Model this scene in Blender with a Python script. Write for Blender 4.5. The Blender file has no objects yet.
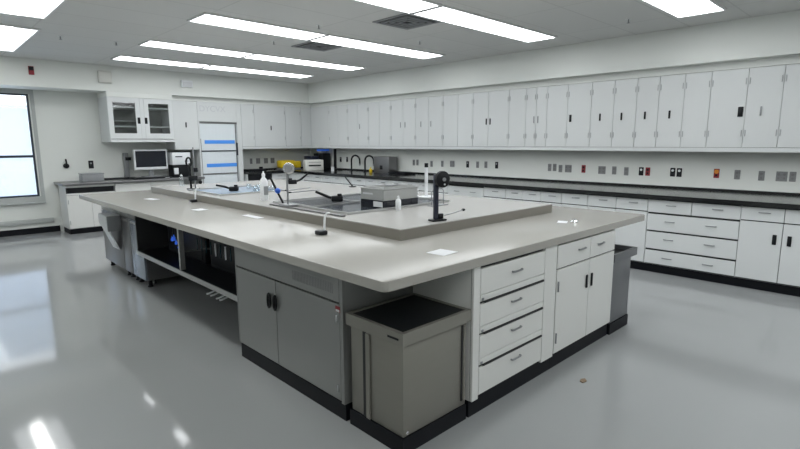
import bpy, bmesh, math, random
from mathutils import Vector, Matrix
random.seed(4)
PI = math.pi
SC = bpy.context.scene
COL = SC.collection

# ------------------------------------------------------------------ materials
def mat(name, col, rough=.5, metal=0., spec=.5, coat=0., noise=0., nscale=8., rnoise=0., emit=None, estr=0., alpha=1., trans=0., bump=0., bscale=200., stretch=(1,1,1)):
    m = bpy.data.materials.new(name); m.use_nodes = True
    nt = m.node_tree; b = nt.nodes['Principled BSDF']
    b.inputs['Base Color'].default_value = (*col, 1); b.inputs['Roughness'].default_value = rough
    b.inputs['Metallic'].default_value = metal; b.inputs['Specular IOR Level'].default_value = spec
    b.inputs['Coat Weight'].default_value = coat; b.inputs['Coat Roughness'].default_value = .05
    b.inputs['Alpha'].default_value = alpha; b.inputs['Transmission Weight'].default_value = trans
    if emit: b.inputs['Emission Color'].default_value = (*emit, 1); b.inputs['Emission Strength'].default_value = estr
    tc = nt.nodes.new('ShaderNodeTexCoord'); mp = nt.nodes.new('ShaderNodeMapping'); mp.inputs['Scale'].default_value = stretch
    nt.links.new(tc.outputs['Object'], mp.inputs['Vector'])
    n = nt.nodes.new('ShaderNodeTexNoise'); n.inputs['Scale'].default_value = nscale; n.inputs['Detail'].default_value = 4
    nt.links.new(mp.outputs['Vector'], n.inputs['Vector'])
    if noise:
        r = nt.nodes.new('ShaderNodeMapRange'); r.inputs['To Min'].default_value = 1-noise; r.inputs['To Max'].default_value = 1+noise
        nt.links.new(n.outputs['Fac'], r.inputs['Value'])
        mx = nt.nodes.new('ShaderNodeVectorMath'); mx.operation = 'SCALE'; mx.inputs[0].default_value = col
        nt.links.new(r.outputs['Result'], mx.inputs['Scale']); nt.links.new(mx.outputs['Vector'], b.inputs['Base Color'])
    if rnoise:
        r = nt.nodes.new('ShaderNodeMapRange'); r.inputs['To Min'].default_value = max(0, rough-rnoise); r.inputs['To Max'].default_value = rough+rnoise
        nt.links.new(n.outputs['Fac'], r.inputs['Value']); nt.links.new(r.outputs['Result'], b.inputs['Roughness'])
    if bump:
        n2 = nt.nodes.new('ShaderNodeTexNoise'); n2.inputs['Scale'].default_value = bscale
        bp = nt.nodes.new('ShaderNodeBump'); bp.inputs['Strength'].default_value = bump; bp.inputs['Distance'].default_value = .002
        nt.links.new(mp.outputs['Vector'], n2.inputs['Vector']); nt.links.new(n2.outputs['Fac'], bp.inputs['Height']); nt.links.new(bp.outputs['Normal'], b.inputs['Normal'])
    return m

M = {}
M['wall'] = mat('wall paint', (.72,.74,.71), .6, noise=.02, nscale=2, bump=.1)
M['soffit'] = mat('soffit paint', (.76,.78,.75), .6, noise=.02, nscale=2)
M['white'] = mat('white enamel', (.66,.68,.68), .35, noise=.015, nscale=3)
M['white2'] = mat('white island enamel', (.68,.685,.665), .35, noise=.015, nscale=3)
M['cabin_shade'] = mat('painted cabinet interior shade', (.22,.225,.225), .5, noise=.05)  # dark grey paints the shade inside the unlit glass cabinet
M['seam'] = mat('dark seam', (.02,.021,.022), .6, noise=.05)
M['black'] = mat('black rubber', (.007,.008,.010), .45, noise=.1, nscale=20, spec=.25)
M['blackp'] = mat('black plastic', (.009,.010,.013), .35, noise=.1, nscale=20, spec=.3)
M['epoxy'] = mat('black epoxy resin', (.012,.013,.014), .16, noise=.05, nscale=3, spec=.6)
M['navy'] = mat('navy enamel', (.012,.016,.035), .3, noise=.1)
M['top'] = mat('greige worktop', (.36,.35,.322), .2, noise=.012, nscale=2, spec=.22)
M['edge'] = mat('greige side shade', (.215,.203,.178), .35, noise=.012, nscale=2, spec=.2)  # worktop tone darkened, paints the shade on the ledge sides
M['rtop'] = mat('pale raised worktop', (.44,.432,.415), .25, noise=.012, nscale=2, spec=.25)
M['steel'] = mat('brushed stainless', (.46,.465,.46), .36, metal=.6, noise=.06, nscale=5, stretch=(1,1,12), rnoise=.06)
M['steelg'] = mat('grey lacquered steel', (.245,.25,.243), .32, metal=.25, noise=.03, nscale=4)
M['steeld'] = mat('darker steel', (.22,.22,.225), .3, metal=.7, noise=.05)
M['bin'] = mat('warm grey brushed steel', (.24,.232,.205), .34, metal=.3, noise=.04, nscale=4, stretch=(1,1,8), rnoise=.05)
M['bin2'] = mat('blue grey steel', (.16,.165,.175), .34, metal=.3, noise=.04, nscale=4)
M['chrome'] = mat('chrome', (.7,.71,.72), .15, metal=1., noise=.03)
M['silver'] = mat('satin silver', (.30,.31,.32), .35, metal=.6, noise=.03)
M['applb'] = mat('pale blue steel front', (.40,.45,.52), .25, metal=.5, noise=.04)
M['paper'] = mat('white paper', (.68,.69,.71), .6, noise=.02)
M['plast'] = mat('white plastic', (.78,.80,.82), .35, noise=.02)
M['beige'] = mat('off white plastic', (.68,.68,.64), .45, noise=.02)
M['greyp'] = mat('grey plate', (.24,.245,.25), .4, noise=.15, nscale=60)
M['greyb'] = mat('mid grey plastic', (.25,.26,.27), .45, noise=.04)
M['red'] = mat('red plastic', (.26,.015,.025), .4, noise=.05)
M['orange'] = mat('orange plastic', (.7,.25,.03), .4, noise=.05)
M['yellow'] = mat('yellow enamel', (.72,.52,.02), .35, noise=.05)
M['blue'] = mat('blue plastic', (.02,.11,.55), .35, noise=.06)
M['bluetape'] = mat('blue tape', (.07,.30,.85), .5, noise=.08, nscale=30)
M['teal'] = mat('teal glass', (.008,.035,.045), .15, noise=.05)
M['tray'] = mat('dark slate tray', (.03,.038,.052), .2, metal=.1, noise=.2, nscale=12)
M['traybl'] = mat('pale blue tray', (.30,.38,.48), .25, noise=.15, nscale=14)
M['glow'] = mat('blue indicator light', (.02,.08,.6), .4, emit=(.05,.2,1.), estr=.35)
M['screen'] = mat('dark screen', (.012,.014,.022), .12, noise=.05)
M['screenb'] = mat('blue lit screen', (.02,.06,.3), .2, emit=(.03,.12,.5), estr=.5)
M['frost'] = mat('frosted pane', (.72,.77,.80), .25, noise=.04, nscale=3, stretch=(6,1,.4))
M['frame'] = mat('dark blue grey aluminium', (.03,.04,.055), .35, metal=.3, noise=.05)
M['wframe'] = mat('grey window casing', (.42,.44,.43), .5, noise=.03)
M['base'] = mat('black vinyl base', (.006,.007,.010), .45, noise=.1, spec=.2)
M['diff'] = mat('lit diffuser', (.9,.9,.9), .5, emit=(.95,.98,1.), estr=7.6)
M['diff2'] = mat('softly lit diffuser', (.9,.9,.9), .5, emit=(.95,.98,1.), estr=2.2)
M['lamp'] = mat('bright lamp strip', (.9,.9,.9), .5, emit=(.98,1.,.98), estr=22.)
M['fixt'] = mat('fixture white', (.75,.76,.76), .4, noise=.02)
M['debris'] = mat('brown chip', (.18,.12,.07), .6, noise=.2)
M['lseam'] = mat('pale shadow seam', (.20,.205,.21), .6, noise=.03)
M['lhinge'] = mat('pale hinge metal', (.42,.43,.44), .4, metal=.3, noise=.03)
M['letter'] = mat('pale grey lettering', (.56,.575,.60), .5, noise=.05)
M['skyglass'] = None
def glass(name, tint=(1,1,1), fac=.12):
    m = bpy.data.materials.new(name); m.use_nodes = True; nt = m.node_tree; nt.nodes.clear()
    o = nt.nodes.new('ShaderNodeOutputMaterial'); mx = nt.nodes.new('ShaderNodeMixShader'); t = nt.nodes.new('ShaderNodeBsdfTransparent'); g = nt.nodes.new('ShaderNodeBsdfGlossy')
    t.inputs['Color'].default_value = (*tint, 1); g.inputs['Roughness'].default_value = .04; mx.inputs['Fac'].default_value = fac
    nt.links.new(t.outputs[0], mx.inputs[1]); nt.links.new(g.outputs[0], mx.inputs[2]); nt.links.new(mx.outputs[0], o.inputs[0])
    return m
M['pane'] = glass('clear pane', (.96,.98,1), .06)
M['dpane'] = glass('cabinet pane', (.85,.87,.87), .10)
M['clear'] = glass('clear glassware', (.86,.9,.92), .22)
def translucent(name, col):
    m = bpy.data.materials.new(name); m.use_nodes = True; nt = m.node_tree; nt.nodes.clear()
    o = nt.nodes.new('ShaderNodeOutputMaterial'); t = nt.nodes.new('ShaderNodeBsdfTranslucent'); d = nt.nodes.new('ShaderNodeBsdfDiffuse'); mx = nt.nodes.new('ShaderNodeMixShader')
    t.inputs['Color'].default_value = (*col, 1); d.inputs['Color'].default_value = (*col, 1); mx.inputs['Fac'].default_value = .35
    nt.links.new(t.outputs[0], mx.inputs[1]); nt.links.new(d.outputs[0], mx.inputs[2]); nt.links.new(mx.outputs[0], o.inputs[0])
    return m
# floor: sealed grey resin, soft mottling, glossy
fm = mat('grey resin floor', (.305,.315,.318), .075, noise=.04, nscale=1.0, rnoise=.012, spec=.42)
M['floor'] = fm
# ceiling: lay-in tiles
cm = bpy.data.materials.new('acoustic ceiling tile'); cm.use_nodes = True
nt = cm.node_tree; b = nt.nodes['Principled BSDF']; b.inputs['Roughness'].default_value = .8
tc = nt.nodes.new('ShaderNodeTexCoord'); mp = nt.nodes.new('ShaderNodeMapping'); br = nt.nodes.new('ShaderNodeTexBrick')
mp.inputs['Location'].default_value = (0, .32, 0)
br.offset = 0; br.inputs['Scale'].default_value = 1; br.inputs['Brick Width'].default_value = 1.2; br.inputs['Row Height'].default_value = .6
br.inputs['Mortar Size'].default_value = .009; br.inputs['Mortar Smooth'].default_value = .2
br.inputs['Color1'].default_value = (.70,.705,.69,1); br.inputs['Color2'].default_value = (.68,.685,.67,1); br.inputs['Mortar'].default_value = (.60,.605,.59,1)
nt.links.new(tc.outputs['Object'], mp.inputs['Vector']); nt.links.new(mp.outputs['Vector'], br.inputs['Vector'])
nz = nt.nodes.new('ShaderNodeTexNoise'); nz.inputs['Scale'].default_value = 90
bp = nt.nodes.new('ShaderNodeBump'); bp.inputs['Strength'].default_value = .15; bp.inputs['Distance'].default_value = .003
nt.links.new(tc.outputs['Object'], nz.inputs['Vector']); nt.links.new(nz.outputs['Fac'], bp.inputs['Height']); nt.links.new(bp.outputs['Normal'], b.inputs['Normal'])
nt.links.new(br.outputs['Color'], b.inputs['Base Color'])
M['ceil'] = cm

# ------------------------------------------------------------------ mesh builder
class MB:
    def __init__(s): s.bm = bmesh.new()
    def box(s, x0, x1, y0, y1, z0, z1, bev=0., seg=2):
        b = bmesh.new()
        r = bmesh.ops.create_cube(b, size=1)
        for v in b.verts: v.co = Vector(((x0+x1)/2+v.co.x*(x1-x0), (y0+y1)/2+v.co.y*(y1-y0), (z0+z1)/2+v.co.z*(z1-z0)))
        if bev: bmesh.ops.bevel(b, geom=b.edges[:], offset=bev, segments=seg, profile=.5, affect='EDGES')
        s._add(b); return s
    def _add(s, b):
        me = bpy.data.meshes.new('t'); b.to_mesh(me); b.free(); s.bm.from_mesh(me); bpy.data.meshes.remove(me)
    def cyl(s, p0, p1, r, r1=None, n=20):
        p0, p1 = Vector(p0), Vector(p1); d = p1-p0; b = bmesh.new()
        bmesh.ops.create_cone(b, cap_ends=True, segments=n, radius1=r, radius2=r if r1 is None else r1, depth=d.length)
        bmesh.ops.transform(b, matrix=Matrix.Translation((p0+p1)/2) @ d.to_track_quat('Z','Y').to_matrix().to_4x4(), verts=b.verts)
        s._add(b); return s
    def ball(s, p, r, sc=(1,1,1)):
        b = bmesh.new(); bmesh.ops.create_uvsphere(b, u_segments=20, v_segments=12, radius=r)
        for v in b.verts: v.co = Vector(p)+Vector((v.co.x*sc[0], v.co.y*sc[1], v.co.z*sc[2]))
        s._add(b); return s
    def lathe(s, prof, o=(0,0,0), n=24, axis='Z'):
        b = bmesh.new(); rings = []
        for r, z in prof: rings.append([b.verts.new(Vector((r*math.cos(2*PI*k/n), r*math.sin(2*PI*k/n), z))) for k in range(n)])
        for a, c in zip(rings, rings[1:]):
            for k in range(n): b.faces.new((a[k], a[(k+1)%n], c[(k+1)%n], c[k]))
        b.faces.new(list(reversed(rings[0]))); b.faces.new(rings[-1])
        m = Matrix.Identity(4)
        if axis == 'Y': m = Matrix.Rotation(PI/2, 4, 'X')
        if axis == 'X': m = Matrix.Rotation(PI/2, 4, 'Y')
        bmesh.ops.transform(b, matrix=Matrix.Translation(Vector(o)) @ m, verts=b.verts)
        s._add(b); return s
    def tube(s, pts, r, n=10, closed=False):
        pts = [Vector(p) for p in pts]; b = bmesh.new(); rings = []; N = len(pts); up = None
        for i, p in enumerate(pts):
            if closed: t = pts[(i+1)%N]-pts[i-1]
            else: t = pts[min(i+1, N-1)]-pts[max(i-1, 0)]
            t.normalize()
            if up is None: up = t.orthogonal().normalized()
            up = (up-t*up.dot(t)).normalized(); sd = t.cross(up)
            rr = r[i] if isinstance(r, (list, tuple)) else r
            rings.append([b.verts.new(p+rr*(math.cos(2*PI*k/n)*up+math.sin(2*PI*k/n)*sd)) for k in range(n)])
        pairs = list(zip(rings, rings[1:]))+([(rings[-1], rings[0])] if closed else [])
        for a, c in pairs:
            for k in range(n): b.faces.new((a[k], a[(k+1)%n], c[(k+1)%n], c[k]))
        if not closed: b.faces.new(list(reversed(rings[0]))); b.faces.new(rings[-1])
        bmesh.ops.recalc_face_normals(b, faces=b.faces[:])
        s._add(b); return s
    def prism(s, outline, z0, z1, bev=0., seg=2):
        b = bmesh.new()
        lo = [b.verts.new((x, y, z0)) for x, y in outline]; hi = [b.verts.new((x, y, z1)) for x, y in outline]; n = len(outline)
        b.faces.new(list(reversed(lo))); top = b.faces.new(hi)
        for k in range(n): b.faces.new((lo[k], lo[(k+1)%n], hi[(k+1)%n], hi[k]))
        if bev: bmesh.ops.bevel(b, geom=[e for e in top.edges], offset=bev, segments=seg, profile=.5, affect='EDGES')
        s._add(b); return s
    def frame(s, x0, x1, z0, z1, y0, y1, w, wt=None, wb=None):
        # rectangular ring in the XZ plane, y0..y1 thick, one welded piece
        wt = wt or w; wb = wb or w
        b = bmesh.new(); vs = []
        for y in (y0, y1):
            vs.append([b.verts.new((x, y, z)) for x, z in ((x0,z0),(x1,z0),(x1,z1),(x0,z1))]+[b.verts.new((x, y, z)) for x, z in ((x0+w,z0+wb),(x1-w,z0+wb),(x1-w,z1-wt),(x0+w,z1-wt))])
        f, k = vs
        for i in range(4):
            j = (i+1)%4
            b.faces.new((f[i], f[j], f[4+j], f[4+i])); b.faces.new((k[j], k[i], k[4+i], k[4+j]))
            b.faces.new((f[j], f[i], k[i], k[j])); b.faces.new((f[4+i], f[4+j], k[4+j], k[4+i]))
        bmesh.ops.recalc_face_normals(b, faces=b.faces[:])
        s._add(b); return s
    def rot(s, ang, axis, cen=(0,0,0)):
        bmesh.ops.rotate(s.bm, cent=Vector(cen), matrix=Matrix.Rotation(ang, 3, axis), verts=s.bm.verts); return s
    def build(s, name, m, parent=None, smooth=True):
        me = bpy.data.meshes.new(name)
        s.bm.normal_update(); s.bm.to_mesh(me); s.bm.free()
        o = bpy.data.objects.new(name, me); COL.objects.link(o); me.materials.append(m)
        if parent is not None: o.parent = parent
        if smooth:
            me.polygons.foreach_set('use_smooth', [True]*len(me.polygons))
            try: me.set_sharp_from_angle(angle=math.radians(35))
            except Exception: pass
        return o
def thing(name, label, cat, loc=(0,0,0), rot=0., group=None):
    o = bpy.data.objects.new(name, None); COL.objects.link(o); o.empty_display_size = .05
    o.location = loc; o.rotation_euler = (0, 0, rot); o['label'] = label; o['category'] = cat
    if group: o['group'] = group
    return o
def tag(o, label, cat, group=None, loc=None):
    o['label'] = label; o['category'] = cat
    if group: o['group'] = group
    if loc is not None: o.location = loc
    return o
def struct(mb, name, m):
    o = mb.build(name, m); o['kind'] = 'structure'; return o
def copy_tree(o, parent=None):
    c = o.copy(); COL.objects.link(c)
    if parent is not None: c.parent = parent
    for ch in o.children: copy_tree(ch, c)
    return c
ORD = 'first second third fourth fifth sixth seventh eighth ninth tenth eleventh twelfth thirteenth fourteenth fifteenth sixteenth seventeenth eighteenth nineteenth twentieth twenty-first twenty-second twenty-third twenty-fourth twenty-fifth twenty-sixth twenty-seventh twenty-eighth twenty-ninth thirtieth thirty-first'.split()

# ------------------------------------------------------------------ room numbers
XR, YB = 7.07, 10.45            # wall planes (side wall with the cabinets, far wall)
XL, YF = -3.2, -3.4             # unseen walls
ZC = 2.822
SX, SY, SZ = 6.68, 9.87, 2.398  # soffit faces and underside
UX, UY = 6.80, 9.98             # wall cabinet faces
UB, UT = 1.39, 2.31
CT, CB = .914, .866             # worktop top / underside
CX = 6.045                      # long counter front edge

struct(MB().box(XL-.1, XR+.1, YF-.1, YB+.1, -.1, 0), 'floor', M['floor'])
struct(MB().box(XL-.1, XR+.1, YF-.1, YB+.1, ZC, ZC+.1), 'ceiling', M['ceil'])
struct(MB().box(XR, XR+.1, YF-.1, YB+.1, 0, ZC), 'wall_right', M['wall'])
struct(MB().box(XL-.1, XL, YF-.1, YB+.1, 0, ZC), 'wall_left', M['wall'])
struct(MB().box(XL, XR, YF-.1, YF, 0, ZC), 'wall_front', M['wall'])
WX0, WX1, WZ0, WZ1 = .12, 1.56, .63, 2.325
wb = MB()
def wall_hole(mb, x0, x1, z0, z1, y0, y1, hx0, hx1, hz0, hz1):
    b = bmesh.new(); V = []
    xs, zs = (x0, hx0, hx1, x1), (z0, hz0, hz1, z1)
    for y in (y0, y1): V.append([[b.verts.new((x, y, z)) for x in xs] for z in zs])
    for i in range(3):
        for j in range(3):
            if i == 1 and j == 1: continue
            for l in (0, 1):
                q = [V[l][i][j], V[l][i][j+1], V[l][i+1][j+1], V[l][i+1][j]]
                b.faces.new(q if l == 0 else q[::-1])
    a, c = V
    for (i0, j0), (i1, j1) in (((1,1),(1,2)), ((1,2),(2,2)), ((2,2),(2,1)), ((2,1),(1,1))):
        b.faces.new((a[i0][j0], a[i1][j1], c[i1][j1], c[i0][j0]))
    bmesh.ops.recalc_face_normals(b, faces=b.faces[:]); mb._add(b)
wall_hole(wb, XL, XR, 0, ZC, YB, YB+.1, WX0, WX1, WZ0, WZ1)
struct(wb, 'wall_back', M['wall'])
# soffits
struct(MB().box(XL, SX, SY, YB, SZ, ZC), 'trim_1', M['soffit'])
struct(MB().box(SX, XR, YF, YB, SZ, ZC), 'trim_2', M['soffit'])
# filler strips behind the soffit edge, above the wall cabinets
struct(MB().box(UX+.02, XR, YF, UY+.02, UT+.004, SZ), 'trim_3', M['soffit'])
struct(MB().box(3.70, UX+.02, UY+.02, YB, UT+.004, SZ), 'trim_4', M['soffit'])
# baseboards + pale conduit strip on the far wall
struct(MB().box(XL, 1.80, YB-.012, YB, 0, .10), 'baseboard_back', M['base'])
struct(MB().box(XL, XL+.012, YF, YB-.02, 0, .10), 'baseboard_left', M['base'])
struct(MB().box(XL, 1.72, YB-.035, YB-.0005, .17, .25, .006), 'trim_5', M['wframe'])

# ------------------------------------------------------------------ window
w = bpy.data.objects.new('window_1', None); COL.objects.link(w); w['kind'] = 'structure'
MB().frame(WX0-.05, WX1+.07, WZ0-.10, WZ1+.07, YB-.025, YB-.0005, .05, .07, .10).build('window_casing', M['wframe'], w)
MB().frame(WX0, WX1, WZ0, WZ1, YB+.01, YB+.07, .028).build('window_frame', M['frame'], w)
MB().box(WX0+.028, WX1-.028, YB+.015, YB+.065, 1.285, 1.325).build('window_bar', M['frame'], w)
MB().box(.70, .735, YB+.016, YB+.064, WZ0+.028, 1.285).build('window_mullion', M['frame'], w)
MB().box(WX0+.028, WX1-.028, YB+.038, YB+.042, WZ0+.028, WZ1-.028).build('window_pane', M['pane'], w)
MB().box(WX0-.05, WX1+.07, YB-.06, YB-.0255, WZ0-.115, WZ0-.095, .004).build('window_sill', M['wframe'], w)
sh = translucent('pale roller shade', (.86,.92,1.))
MB().box(WX0+.03, WX1-.03, YB+.075, YB+.077, WZ0+.02, WZ1-.18).build('window_shade', sh, w)

# ------------------------------------------------------------------ ceiling lights
rows = [(8.55,9.02), (7.05,7.5), (5.24,5.70), (3.40,3.84), (1.56,2.02)]
n = 0
wordrow = ['nearest the far wall', 'second out from the far wall', 'third out from the far wall', 'fourth out from the far wall', 'fifth out from the far wall']
def troffer(x0, x1, y0, y1, label, group):
    t = thing('ceiling_light', label, 'light', ((x0+x1)/2, (y0+y1)/2, ZC), 0, group)
    a, c = (x1-x0)/2, (y1-y0)/2
    f = MB(); f.frame(-a, a, -c, c, 0, .018, .022); f.rot(PI/2, 'X'); 
    f.build('fixture_frame', M['fixt'], t)
    for v in t.children[-1].data.vertices: v.co.z = -abs(v.co.z)-.0005
    if c > a:
        MB().box(-a+.024, a-.024, -c+.024, c-.024, -.012, -.002).build('diffuser', M['diff2'], t)
        MB().box(-.07, .07, -c+.05, c-.05, -.017, -.0125).build('lamp_strip', M['lamp'], t)
    else:
        MB().box(-a+.024, a-.024, -c+.024, c-.024, -.012, -.002).build('diffuser', M['diff'], t)
ends = [(2.46,5.93), (2.39,6.0), (2.33,6.03), (2.40,6.06), (2.40,6.07)]
for i, (y0, y1) in enumerate(rows):
    troffer(ends[i][0], 3.855, y0, y1, 'long lit ceiling light, window side, row %s' % wordrow[i], 'ceiling lights in rows')
    troffer(3.875, ends[i][1], y0, y1, 'long lit ceiling light, cabinet wall side, row %s' % wordrow[i], 'ceiling lights in rows')
troffer(.66, 1.28, 7.28, 9.22, 'lit ceiling panel running lengthwise, closest to the window', 'lengthwise ceiling lights')
troffer(.66, 1.22, 4.75, 6.62, 'lit ceiling panel running lengthwise, second from the window', 'lengthwise ceiling lights')
troffer(.66, 1.25, 2.2, 4.1, 'lit ceiling panel running lengthwise, third from the window', 'lengthwise ceiling lights')
troffer(-1.9, -1.3, 7.28, 9.22, 'lit ceiling panel running lengthwise over the empty floor, by the far wall', 'lengthwise ceiling lights')
troffer(-1.9, -1.3, 3.2, 5.2, 'lit ceiling panel running lengthwise over the empty floor', 'lengthwise ceiling lights')
troffer(2.42, 5.96, -.35, .11, 'unseen ceiling light added for fill, level with the camera', 'ceiling lights in rows')  # this and the following fixtures are unseen, added to fill the near end
troffer(2.42, 5.96, -2.2, -1.7, 'unseen ceiling light added for fill, behind the camera', 'ceiling lights in rows')
troffer(.66, 1.25, -1.6, .4, 'unseen lengthwise ceiling panel added for fill, over the camera', 'lengthwise ceiling lights')
troffer(-1.9, -1.3, -1.6, .4, 'unseen lengthwise ceiling panel added for fill, behind the camera', 'lengthwise ceiling lights')
# ceiling vents
for (cx, cy, lab) in ((4.23, 5.96, 'square slotted ceiling vent beside the third light row'), (4.11, 4.13, 'square slotted ceiling vent beside the fourth light row')):
    t = thing('ceiling_vent', lab, 'vent', (cx, cy, ZC), 0, 'ceiling vents')
    f = MB().frame(-.27, .27, -.27, .27, .0005, .012, .03).rot(PI/2, 'X'); o = f.build('vent_frame', M['greyb'], t)
    for v in o.data.vertices: v.co.z = -abs(v.co.z)
    MB().box(-.238, .238, -.238, .238, -.006, -.001).build('vent_backing', M['seam'], t)
    for k, s_ in enumerate((.20, .14, .08)):
        f = MB().frame(-s_, s_, -s_, s_, .0065, .02, .022).rot(PI/2, 'X'); o = f.build('louver', M['greyb'], t)
        for v in o.data.vertices: v.co.z = -abs(v.co.z)
# sprinkler heads
for (x, y, lab) in ((2.14,7.546,'small ceiling sprinkler near the second light row'), (1.53,7.6,'small ceiling sprinkler above the window bay'), (3.51,4.94,'small ceiling sprinkler between third and fourth light rows'), (3.61,6.09,'small ceiling sprinkler next to the third light row vent'), (5.79,2.42,'small ceiling sprinkler beside the fifth light row'), (5.0,4.79,'small ceiling sprinkler near the cabinet wall, past the fourth row')):
    t = thing('sprinkler_head', lab, 'sprinkler', (x, y, ZC), 0, 'ceiling sprinklers')
    MB().lathe([(.02,-.004),(.035,-.003),(.035,-.0005)]).build('escutcheon', M['fixt'], t)
    MB().lathe([(.002,-.045),(.016,-.043),(.016,-.040),(.006,-.036),(.006,-.0045)]).build('nozzle', M['silver'], t)

# ------------------------------------------------------------------ cabinets
def pull(par, kind, u, z, y=-.002):
    if kind == 'black':
        MB().box(u-.017, u+.017, y-.008, y, z-.05, z+.05, .005).build('pull', M['black'], par)
    elif kind == 'wideblack':
        MB().box(u-.026, u+.026, y-.008, y, z-.055, z+.055, .006).build('pull', M['black'], par)
    elif kind == 'smallblack':
        MB().box(u-.012, u+.012, y-.008, y, z-.048, z+.048, .004).build('pull', M['black'], par)
    elif kind == 'grey':
        MB().box(u-.009, u+.009, y-.008, y, z-.05, z+.05, .004).build('pull', M['silver'], par)
    elif kind == 'bar':
        MB().tube([(u-.048, y, z), (u-.045, y-.010, z), (u-.035, y-.013, z), (u+.035, y-.013, z), (u+.045, y-.010, z), (u+.048, y, z)], .0058, 8).build('pull', M['silver'], par)
    elif kind == 'loop':
        q = []
        for k in range(16):
            a = 2*PI*k/16; q.append((u+.014*math.cos(a), y-.012, z+.045*math.sin(a)))
        MB().tube(q, .0075, 8, closed=True).build('handle', M['black'], par)
def hinge(par, u, z, y=-.001, hm='silver'):
    MB().cyl((u, y-.006, z-.035), (u, y-.006, z+.035), .0048, n=10).build('hinge', M[hm], par)
def cabinet(name, label, cat, group, loc, rot, w, z0, z1, depth, fronts, m, seam='seam', th=.018, name_panel='body'):
    """local: width +x, face at y=0 looking to -y, z up from the floor"""
    t = thing(name, label, cat, loc, rot, group)
    MB().box(.001, w-.001, th+.004, depth, z0, z1).build(name_panel, m, t)
    if seam: MB().box(.004, w-.004, th+.001, th+.0035, z0+.002, z1-.002).build('shadow_strip', M[seam], t)
    for f in fronts:
        k, u0, u1, a, c = f[:5]; o = f[5] if len(f) > 5 else {}
        d = MB().box(u0, u1, 0, th, a, c, .0025, 1).build(k, o.get('m', m), t)
        for p in o.get('pulls', []): pull(d, *p)
        for h in o.get('hinges', []): hinge(d, *h)
    return t

# wall cabinets along the side wall (face looks to -x; local +x runs towards the camera)
RW = -PI/2
def wallcab(y_hi, y_lo, doors, label, group='white wall cabinets on the long side wall'):
    w = y_hi-y_lo
    fr = []
    for (a, c, pulls, hs) in doors:   # a > c in world y
        u0, u1 = y_hi-a+.0018, y_hi-c-.0018
        P = [(k, y_hi-py, 1.838) for k, py in pulls]
        H = [((u0+.016) if s == 'l' else (u1-.016), z, -.001, 'lhinge') for s in ('lr' if y_hi < 5 else hs) for z in (1.60, 2.17)]
        fr.append(('door', u0, u1, UB+.052, UT-.003, dict(pulls=P, hinges=H)))
    t = cabinet('wall_cabinet', label, 'cabinet', group, (UX, y_hi, 0), RW, w, UB, UT, XR-UX-.002, fr, M['white'], seam='lseam')
    MB().box(.0, w, 0, .0175, UB, UB+.048).build('light_valance', M['white'], t)
    return t
L = 'wall cabinet '
wallcab(1.151, .50, [(1.151,.83,[],'r'), (.83,.5,[],'r')], L+'with a plain door at the near end, cut by the picture edge')
wallcab(1.475, 1.151, [(1.475,1.151,[('grey',1.329)],'lr')], L+'with one door and a single grey pull, near the cut row end')
wallcab(1.838, 1.475, [(1.838,1.475,[('wideblack',1.52)],'l')], L+'with one wide door and the largest black pull')
wallcab(2.117, 1.838, [(2.117,1.838,[],'r')], L+'with one plain narrow door beside the largest black pull')
wallcab(2.671, 2.117, [(2.671,2.403,[('smallblack',2.555)],'r'), (2.403,2.117,[('smallblack',2.265)],'r')], L+'with two doors and two small black pulls, next to the plain narrow door')
wallcab(3.273, 2.671, [(3.273,2.962,[('smallblack',3.14)],'r'), (2.962,2.671,[('smallblack',2.851)],'r')], L+'with two small black pulls, above the black and red wall outlets')
wallcab(3.941, 3.273, [(3.941,3.619,[],'l'), (3.619,3.273,[('black',3.567)],'r')], L+'with one plain door and one black pull at the door edge')
wallcab(4.294, 3.941, [(4.294,4.119,[('grey',4.15)],'l'), (4.119,3.941,[('grey',4.083)],'r')], L+'with two narrow doors and a pair of grey pulls at mid-row')
wallcab(4.597, 4.294, [(4.597,4.294,[],'lr')], L+'with a single plain door, between black-pull pair and grey-pull pair')
wallcab(5.297, 4.597, [(5.297,4.985,[('smallblack',5.02)],'l'), (4.985,4.597,[('smallblack',4.945)],'r')], L+'with two black pulls side by side at mid-row')
wallcab(5.95, 5.297, [(5.95,5.616,[],'l'), (5.616,5.297,[],'r')], L+'with two plain doors, just beyond the side-by-side black pulls')
wallcab(6.62, 5.95, [(6.62,6.30,[('grey',6.479)],'l'), (6.30,5.95,[('grey',6.233)],'r')], L+'with two doors and two grey pulls, fifth from the back corner')
for i, (a, c) in enumerate(((7.28,6.62), (7.95,7.28), (8.62,7.95), (9.29,8.62))):
    mdl = (a+c)/2
    wallcab(a, c, [(a,mdl,[('grey',mdl+.06)] if i in (0,) else [],'l'), (mdl,c,[('grey',mdl-.06)] if i in (0,2) else [],'r')], L+'with two pale doors, %s from the back corner' % ['fourth','third','second','first'][i])
# corner filler of the row
struct(MB().box(UX, XR-.002, 9.292, YB-.002, UB, UT), 'trim_6', M['white'])

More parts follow.
